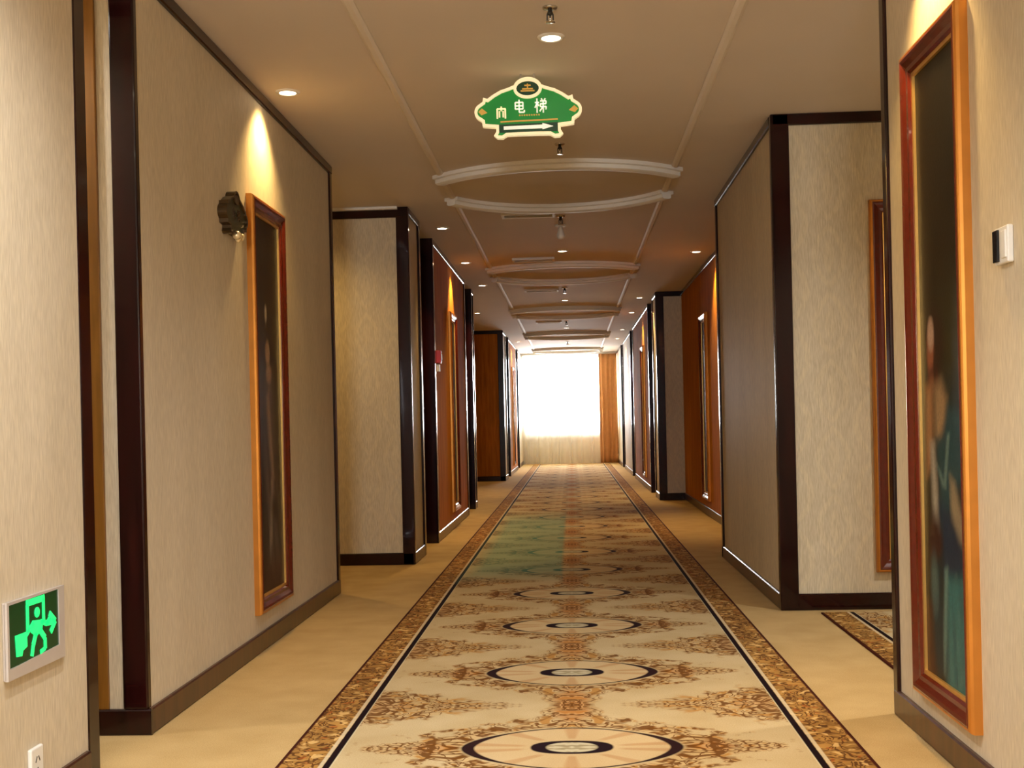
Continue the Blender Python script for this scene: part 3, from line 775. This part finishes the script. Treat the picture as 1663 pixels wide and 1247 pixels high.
# ------------------------------------------------------------------ ornate sign outline
def sign_outline(n_arc=10):
    """outline of the hanging sign, unit: half width 1, centred, x,z"""
    R_ = []
    def arc(cx, cz, rx, rz, a0, a1, n):
        for i in range(n+1):
            a = math.radians(a0 + (a1-a0)*i/n); R_.append((cx + rx*math.cos(a), cz + rz*math.sin(a)))
    # right half from the top middle going clockwise
    arc(0.0, 0.36, 0.27, 0.20, 90, 18, 7)             # oval crest
    R_.append((0.36, 0.385)); R_.append((0.50, 0.345)); R_.append((0.64, 0.275)); R_.append((0.755, 0.20))
    R_.append((0.83, 0.225)); R_.append((0.845, 0.15))
    arc(0.85, -0.03, 0.15, 0.15, 62, -70, 8)          # round ear
    R_.append((0.86, -0.20)); R_.append((0.85, -0.285)); R_.append((0.72, -0.30)); R_.append((0.60, -0.31))
    R_.append((0.60, -0.38)); R_.append((0.645, -0.45)); R_.append((0.58, -0.50)); R_.append((0.48, -0.505)); R_.append((0.40, -0.46))
    R_.append((0.20, -0.455)); R_.append((0.0, -0.455))
    L_ = [(-x, z) for x, z in reversed(R_[1:-1])]
    return R_ + L_
def inset(pts, d):
    n = len(pts); out = []
    for i in range(n):
        p0, p1, p2 = Vector(pts[i-1]), Vector(pts[i]), Vector(pts[(i+1) % n])
        a = (p1-p0); b_ = (p2-p1)
        if a.length < 1e-9: a = b_
        if b_.length < 1e-9: b_ = a
        na = Vector((-a.y, a.x)).normalized(); nb = Vector((-b_.y, b_.x)).normalized()
        nn = (na+nb)
        nn = nn.normalized() if nn.length > 1e-6 else na
        k = 1.0/max(0.6, nn.dot(na))
        out.append((p1.x - nn.x*d*k*-1*-1, p1.y - nn.y*d*k*-1*-1))
    return out
def area(pts): return 0.5*sum(pts[i][0]*pts[(i+1) % len(pts)][1] - pts[(i+1) % len(pts)][0]*pts[i][1] for i in range(len(pts)))
OUT = sign_outline()
INN = inset(OUT, 0.052)
if abs(area(INN)) > abs(area(OUT)): INN = inset(OUT, -0.052)
def bar(bm, x0, z0, x1, z1, wd, y0, y1):
    d = Vector((x1-x0, z1-z0)); L = d.length; d.normalize(); nrm = Vector((-d.y, d.x))*wd/2
    pts = [(x0+nrm.x, z0+nrm.y), (x0-nrm.x, z0-nrm.y), (x1-nrm.x, z1-nrm.y), (x1+nrm.x, z1+nrm.y)]
    return plate(bm, pts, y0, y1)
def oval(cx, cz, rx, rz, n=28): return [(cx + rx*math.cos(2*PI*i/n), cz + rz*math.sin(2*PI*i/n)) for i in range(n)]
DIAN = [(-.36, .30, .36, .30), (-.36, .05, .36, .05), (-.36, -.18, .36, -.18), (-.36, .30, -.36, -.18), (.36, .30, .36, -.18), (0, .50, 0, -.42), (0, -.42, .48, -.42), (.48, -.42, .48, -.26)]
TI = [(-.48, .22, -.12, .22), (-.30, .50, -.30, -.50), (-.30, .18, -.48, -.14), (-.30, .18, -.14, -.02), (.06, .50, .14, .38), (.40, .50, .32, .38), (-.04, .32, .46, .32), (.46, .32, .46, .12), (-.02, .12, .46, .12), (-.02, .12, -.02, -.08), (-.02, -.08, .48, -.08), (.48, -.08, .44, -.28), (.22, .32, .22, -.50), (.20, -.08, -.08, -.40)]
# hanging sign
S = 0.2385
e = empty('hanging_sign', (-0.163, 5.20, 2.385)); tag(e, 'green lobed sign with cream rim and right arrow hanging from the ceiling', 'sign')
sc = lambda pts: [(x*S, z*S*1.06) for x, z in pts]
bm = BM(); plate(bm, sc(INN), -0.006, 0.010); face = obj('sign_face', bm, 'sign_green', e)
bm = BM(); rim(bm, sc(OUT), sc(INN), -0.014, 0.014); obj('rim', bm, 'sign_cream', e)
bm = BM(); plate(bm, sc(oval(0, 0.36, 0.21, 0.125)), -0.013, -0.004); em_ = obj('crest', bm, 'sign_deep', e)
bm = BM(); rim(bm, sc(oval(0, 0.36, 0.265, 0.175)), sc(oval(0, 0.36, 0.21, 0.125)), -0.016, -0.002); obj('crest_rim', bm, 'sign_cream', em_)
bm = BM(); 
for a in ((-.06, .41, .06, .41), (-.10, .35, .10, .35), (-.13, .315, .13, .315), (0, .44, 0, .36)): bar(bm, a[0]*S, a[1]*S*1.06, a[2]*S, a[3]*S*1.06, 0.006, -0.016, -0.010)
obj('crest_emblem', bm, 'sign_gold', em_)
def glyph(strokes, cx, cz, sx, sz, wd, name, mat):
    bm_ = BM()
    for a in strokes: bar(bm_, (cx + a[0]*sx)*S, (cz + a[1]*sz)*S*1.06, (cx + a[2]*sx)*S, (cz + a[3]*sz)*S*1.06, wd, -0.011, -0.005)
    return obj(name, bm_, mat, face)
glyph(DIAN, -0.165, 0.05, 0.20, 0.24, 0.0058, 'character', 'sign_white')
glyph(TI, 0.235, 0.055, 0.22, 0.25, 0.0056, 'character', 'sign_white')
# lift pictogram: a cabin with riders
bm = BM()
for a in ((-.58, .02, -.42, .02), (-.575, .02, -.575, -.15), (-.425, .02, -.425, -.15), (-.50, .06, -.50, -.02), (-.535, -.02, -.535, -.13), (-.465, -.02, -.465, -.13)):
    bar(bm, a[0]*S, a[1]*S*1.06, a[2]*S, a[3]*S*1.06, 0.007, -0.011, -0.005)
obj('pictogram', bm, 'sign_cream', face)
bm = BM()
for k in range(9): bar(bm, (-0.17+k*0.045)*S, -0.105*S, (-0.145+k*0.045)*S, -0.115*S, 0.006, -0.010, -0.005)
obj('small_lettering', bm, 'sign_gold', face)
bm = BM(); plate(bm, sc([(-0.52, -0.195), (0.55, -0.18), (0.55, -0.205), (-0.52, -0.22)]), -0.010, -0.005); obj('rule_line', bm, 'sign_gold', face)
bm = BM(); plate(bm, sc([(-0.56, -0.255), (0.56, -0.245), (0.56, -0.40), (-0.56, -0.40)]), -0.009, -0.005); obj('arrow_ground', bm, 'sign_deep', face)
bm = BM(); plate(bm, sc([(-0.46, -0.295), (0.26, -0.285), (0.26, -0.255), (0.46, -0.315), (0.26, -0.365), (0.26, -0.345), (-0.46, -0.35)]), -0.014, -0.008); obj('arrow', bm, 'sign_white', face)
for sx_ in (-1, 1):
    bm = BM(); plate(bm, sc([(sx_*0.86, 0.04), (sx_*0.93, -0.02), (sx_*0.87, -0.08), (sx_*0.76, -0.04)]), -0.011, -0.005); obj('scroll_ornament', bm, 'sign_gold', face)
for xx in (-0.03, 0.03):
    bm = BM(); box(bm, xx-0.004, xx+0.004, -0.003, 0.003, 0.135, ZC-2.385); obj('hanger', bm, 'chrome', e)

# wall plaque on the left wall
SP = 0.158
e = empty('wall_plaque', (XL, 4.81, 1.885), PI/2); tag(e, 'small dark green lobed plaque on the wall left of a painting', 'sign')
sc2 = lambda pts: [(x*SP, z*SP*1.12) for x, z in pts]
bm = BM(); plate(bm, sc2(INN), -0.030, 0.0); face = obj('plaque_face', bm, 'plaque_green', e)
bm = BM(); rim(bm, sc2(OUT), sc2(INN), -0.038, 0.0); obj('rim', bm, 'plaque_bronze', e)
bm = BM(); plate(bm, sc2(oval(0, 0.36, 0.20, 0.12)), -0.037, -0.028); obj('crest', bm, 'plaque_bronze', e)
def glyph2(strokes, cx, cz, sx, sz, wd, mat):
    bm_ = BM()
    for a in strokes: bar(bm_, (cx + a[0]*sx)*SP, (cz + a[1]*sz)*SP*1.12, (cx + a[2]*sx)*SP, (cz + a[3]*sz)*SP*1.12, wd, -0.034, -0.029)
    return obj('character', bm_, mat, face)
glyph2(DIAN, -0.18, 0.02, 0.22, 0.26, 0.004, 'plaque_bronze'); glyph2(TI, 0.24, 0.02, 0.24, 0.27, 0.004, 'plaque_bronze')
bm = BM()
for cx, cz, r in ((0.02, -0.47, 0.019), (0.26, -0.46, 0.014), (0.45, -0.46, 0.016), (0.12, -0.56, 0.012)):
    bmesh.ops.create_uvsphere(bm, u_segments=12, v_segments=8, radius=r, matrix=Matrix.Translation((cx*SP, -0.032, cz*SP*1.12)))
obj('gilt_ornament', bm, 'plaque_gold', e, True)

# ------------------------------------------------------------------ exit sign
EY0, EY1, EZ0, EZ1 = 2.805, 3.128, 0.388, 0.582
ew, eh = EY1-EY0, EZ1-EZ0
e = empty('exit_sign', (XL, (EY0+EY1)/2, EZ0), PI/2); tag(e, 'glowing green emergency exit sign in a silver frame low on the wall', 'exit sign')
bm = BM(); bbox_bev(bm, -ew/2, ew/2, -0.010, 0.0, 0, eh, 0.003); obj('housing', bm, 'silver', e)
bm = BM(); rim(bm, [(-ew/2, 0), (ew/2, 0), (ew/2, eh), (-ew/2, eh)], [(-ew/2+0.010, 0.028), (ew/2-0.034, 0.038), (ew/2-0.034, eh-0.006), (-ew/2+0.010, eh-0.008)], -0.014, -0.006); obj('frame', bm, 'silver', e)
px0, px1, pz0, pz1 = -ew/2+0.008, ew/2-0.032, 0.030, eh-0.006
bm = BM(); box(bm, px0, px1, -0.0115, -0.009, pz0, pz1); pan = obj('panel', bm, 'sign_dark', e)
def P(u, v): return (px0 + (px1-px0)*u, pz0 + (pz1-pz0)*v)
def pbar(bm_, u0, v0, u1, v1, wd): a = P(u0, v0); c = P(u1, v1); bar(bm_, a[0], a[1], c[0], c[1], wd, -0.0135, -0.0110)
bm = BM(); pbar(bm, .36, .90, .36, .46, .013); pbar(bm, .34, .93, .70, .93, .017); pbar(bm, .68, .93, .68, .52, .012); obj('doorway_symbol', bm, 'sign_glow', pan)
bm = BM()
h0 = P(.55, .73); plate(bm, [(h0[0]+.0135*math.cos(2*PI*i/14), h0[1]+.0135*math.sin(2*PI*i/14)) for i in range(14)], -0.0135, -0.0110)
plate(bm, [P(.46, .62), P(.66, .58), P(.64, .42), P(.52, .34), P(.42, .44)], -0.0135, -0.0110)
for a in ((.62, .56, .74, .48, .012), (.74, .48, .80, .56, .011), (.47, .58, .36, .46, .012), (.36, .46, .30, .40, .012), (.52, .40, .46, .22, .016), (.46, .22, .43, .05, .014), (.60, .42, .70, .26, .016), (.70, .26, .70, .08, .014), (.70, .09, .60, .06, .011)): pbar(bm, *a)
obj('running_figure_symbol', bm, 'sign_glow', pan)
bm = BM(); plate(bm, [P(.12, .48), P(.34, .48), P(.34, .24), P(.26, .20), P(.24, .12), P(.14, .14)], -0.0132, -0.0110); obj('threshold_symbol', bm, 'sign_glow', pan)
bm = BM(); pbar(bm, .72, .50, .88, .48, .016); pbar(bm, .80, .64, .92, .48, .015); pbar(bm, .92, .48, .82, .32, .015); obj('arrow_symbol', bm, 'sign_glow', pan)

# ------------------------------------------------------------------ small wall fittings
e = empty('thermostat', (XR, 2.89, 1.355), -PI/2); tag(e, 'small white wall control with a dark strip beside the portrait', 'wall control')
bm = BM(); bbox_bev(bm, -0.043, 0.043, -0.016, 0.0, 0, 0.09, 0.004); obj('plate', bm, 'white_plastic', e)
bm = BM(); bbox_bev(bm, -0.040, -0.008, -0.022, -0.014, 0.006, 0.084, 0.002); obj('display', bm, 'dark_window', e)
bm = BM(); bbox_bev(bm, 0.010, 0.038, -0.020, -0.014, 0.012, 0.078, 0.002); obj('button', bm, 'white_plastic', e)
e = empty('power_socket', (XL, 2.955, 0.10), PI/2); tag(e, 'white socket plate at the bottom edge under the exit sign', 'socket')
bm = BM(); bbox_bev(bm, -0.034, 0.034, -0.012, 0.0, 0, 0.088, 0.004); pl = obj('plate', bm, 'white_plastic', e)
bm = BM()
for a in ((-0.012, 0.05, -0.004, 0.064), (0.012, 0.05, 0.004, 0.064), (0, 0.022, 0, 0.036)): bar(bm, a[0], a[1], a[2], a[3], 0.003, -0.0128, -0.011)
obj('pin_hole', bm, 'black', pl)
e = empty('fire_alarm', (X2, 9.93, 1.45), PI/2); tag(e, 'red fire alarm box with white tag outside the left door niche', 'fire alarm')
bm = BM(); bbox_bev(bm, -0.05, 0.05, -0.045, 0.0, 0.06, 0.17, 0.006); obj('body', bm, 'red', e)
bm = BM(); bbox_bev(bm, -0.03, 0.03, -0.05, -0.043, 0.09, 0.14, 0.003); obj('press_plate', bm, 'white_plastic', e)
bm = BM(); bbox_bev(bm, -0.035, 0.035, -0.03, 0.0, -0.01, 0.05, 0.003); obj('tag_plate', bm, 'white_plastic', e)

# ------------------------------------------------------------------ ceiling fittings
def sprinkler():
    e_ = empty('sprinkler', (0, 0, 0))
    bm = BM(); lathe(bm, [(0.0, 0.0), (0.034, 0.0), (0.032, -0.006), (0.014, -0.010), (0.0, -0.010)], 20); obj('escutcheon', bm, 'chrome', e_, True)
    bm = BM(); lathe(bm, [(0.010, -0.006), (0.011, -0.022), (0.014, -0.024), (0.014, -0.032), (0.008, -0.034), (0.0, -0.034)], 14); obj('body', bm, 'black', e_, True)
    for sx_ in (-1, 1):
        bm = BM(); box(bm, sx_*0.013-0.003, sx_*0.013+0.003, -0.003, 0.003, -0.062, -0.030); obj('frame_arm', bm, 'black', e_)
    bm = BM(); lathe(bm, [(0.0, -0.034), (0.004, -0.036), (0.004, -0.058), (0.0, -0.060)], 10); obj('bulb', bm, 'chrome', e_, True)
    bm = BM(); lathe(bm, [(0.0, -0.060), (0.020, -0.062), (0.022, -0.066), (0.0, -0.067)], 16); obj('deflector', bm, 'chrome', e_, True)
    return e_
sp0 = sprinkler()
for k, (x_, y_, lb) in enumerate(((-0.047, 4.375, 'chrome sprinkler head just in front of the large downlight'), (-0.033, 6.54, 'chrome sprinkler head between the green sign and first ceiling arc'),
                                  (-0.05, 8.84, 'chrome sprinkler head just behind the first ceiling arcs'), (-0.05, 13.62, 'chrome sprinkler head beside the third ceiling vent'), (-0.05, 18.2, 'chrome sprinkler head in the far ceiling'), (-0.05, 23.0, 'chrome sprinkler head nearest the end window'))):
    o = sp0 if k == 0 else copy_tree(sp0)
    o.location = (x_, y_, ZC); o.scale = (0.85, 0.85, 0.85) if k < 2 else (1, 1, 1)
    tag(o, lb, 'sprinkler', 'sprinkler heads along the ceiling')
e = empty('smoke_detector', (-0.055, 9.25, ZC)); tag(e, 'white drop shaped detector hanging behind the first ceiling arcs', 'detector')
bm = BM(); lathe(bm, [(0.0, 0.0), (0.045, 0.0), (0.045, -0.012), (0.020, -0.016), (0.0, -0.016)], 24); obj('base', bm, 'white_plastic', e, True)
bm = BM(); lathe(bm, [(0.016, -0.012), (0.020, -0.04), (0.032, -0.075), (0.034, -0.09), (0.026, -0.108), (0.0, -0.116)], 24); obj('sensor', bm, 'white_plastic', e, True)

def vent(x, y, lb):
    e_ = empty('ceiling_vent', (x, y, ZC)); tag(e_, lb, 'vent', 'ceiling air vents')
    hw, hd = 0.20, 0.085
    bm = BM(); 
    for a, b_, c, d in ((-hw, hw, -hd, -hd+0.022), (-hw, hw, hd-0.022, hd), (-hw, -hw+0.022, -hd+0.022, hd-0.022), (hw-0.022, hw, -hd+0.022, hd-0.022)): bbox_bev(bm, a, b_, c, d, -0.022, 0.0, 0.003)
    obj('frame', bm, 'plaster', e_)
    bm = BM(); box(bm, -hw+0.02, hw-0.02, -hd+0.02, hd-0.02, -0.003, 0.0); obj('backing', bm, 'slat_dark', e_)
    for k in range(4):
        yy = -hd + 0.040 + k*0.030
        bm = BM(); v_ = [bm.verts.new(p) for p in ((-hw+0.022, yy-0.010, -0.020), (hw-0.022, yy-0.010, -0.020), (hw-0.022, yy+0.008, -0.005), (-hw+0.022, yy+0.008, -0.005), (-hw+0.022, yy-0.007, -0.021), (hw-0.022, yy-0.007, -0.021), (hw-0.022, yy+0.011, -0.006), (-hw+0.022, yy+0.011, -0.006))]
        for f in ((0,3,2,1),(4,5,6,7),(0,1,5,4),(1,2,6,5),(2,3,7,6),(3,0,4,7)): bm.faces.new([v_[i] for i in f])
        obj('slat', bm, 'plaster', e_)
vent(-0.29, 8.70, 'white slatted ceiling vent beside the drop shaped detector')
vent(-0.33, 11.12, 'white slatted ceiling vent just before the second ceiling arcs')
vent(-0.32, 13.75, 'white slatted ceiling vent between the second and third arcs')
vent(-0.32, 18.2, 'white slatted ceiling vent in the far ceiling')
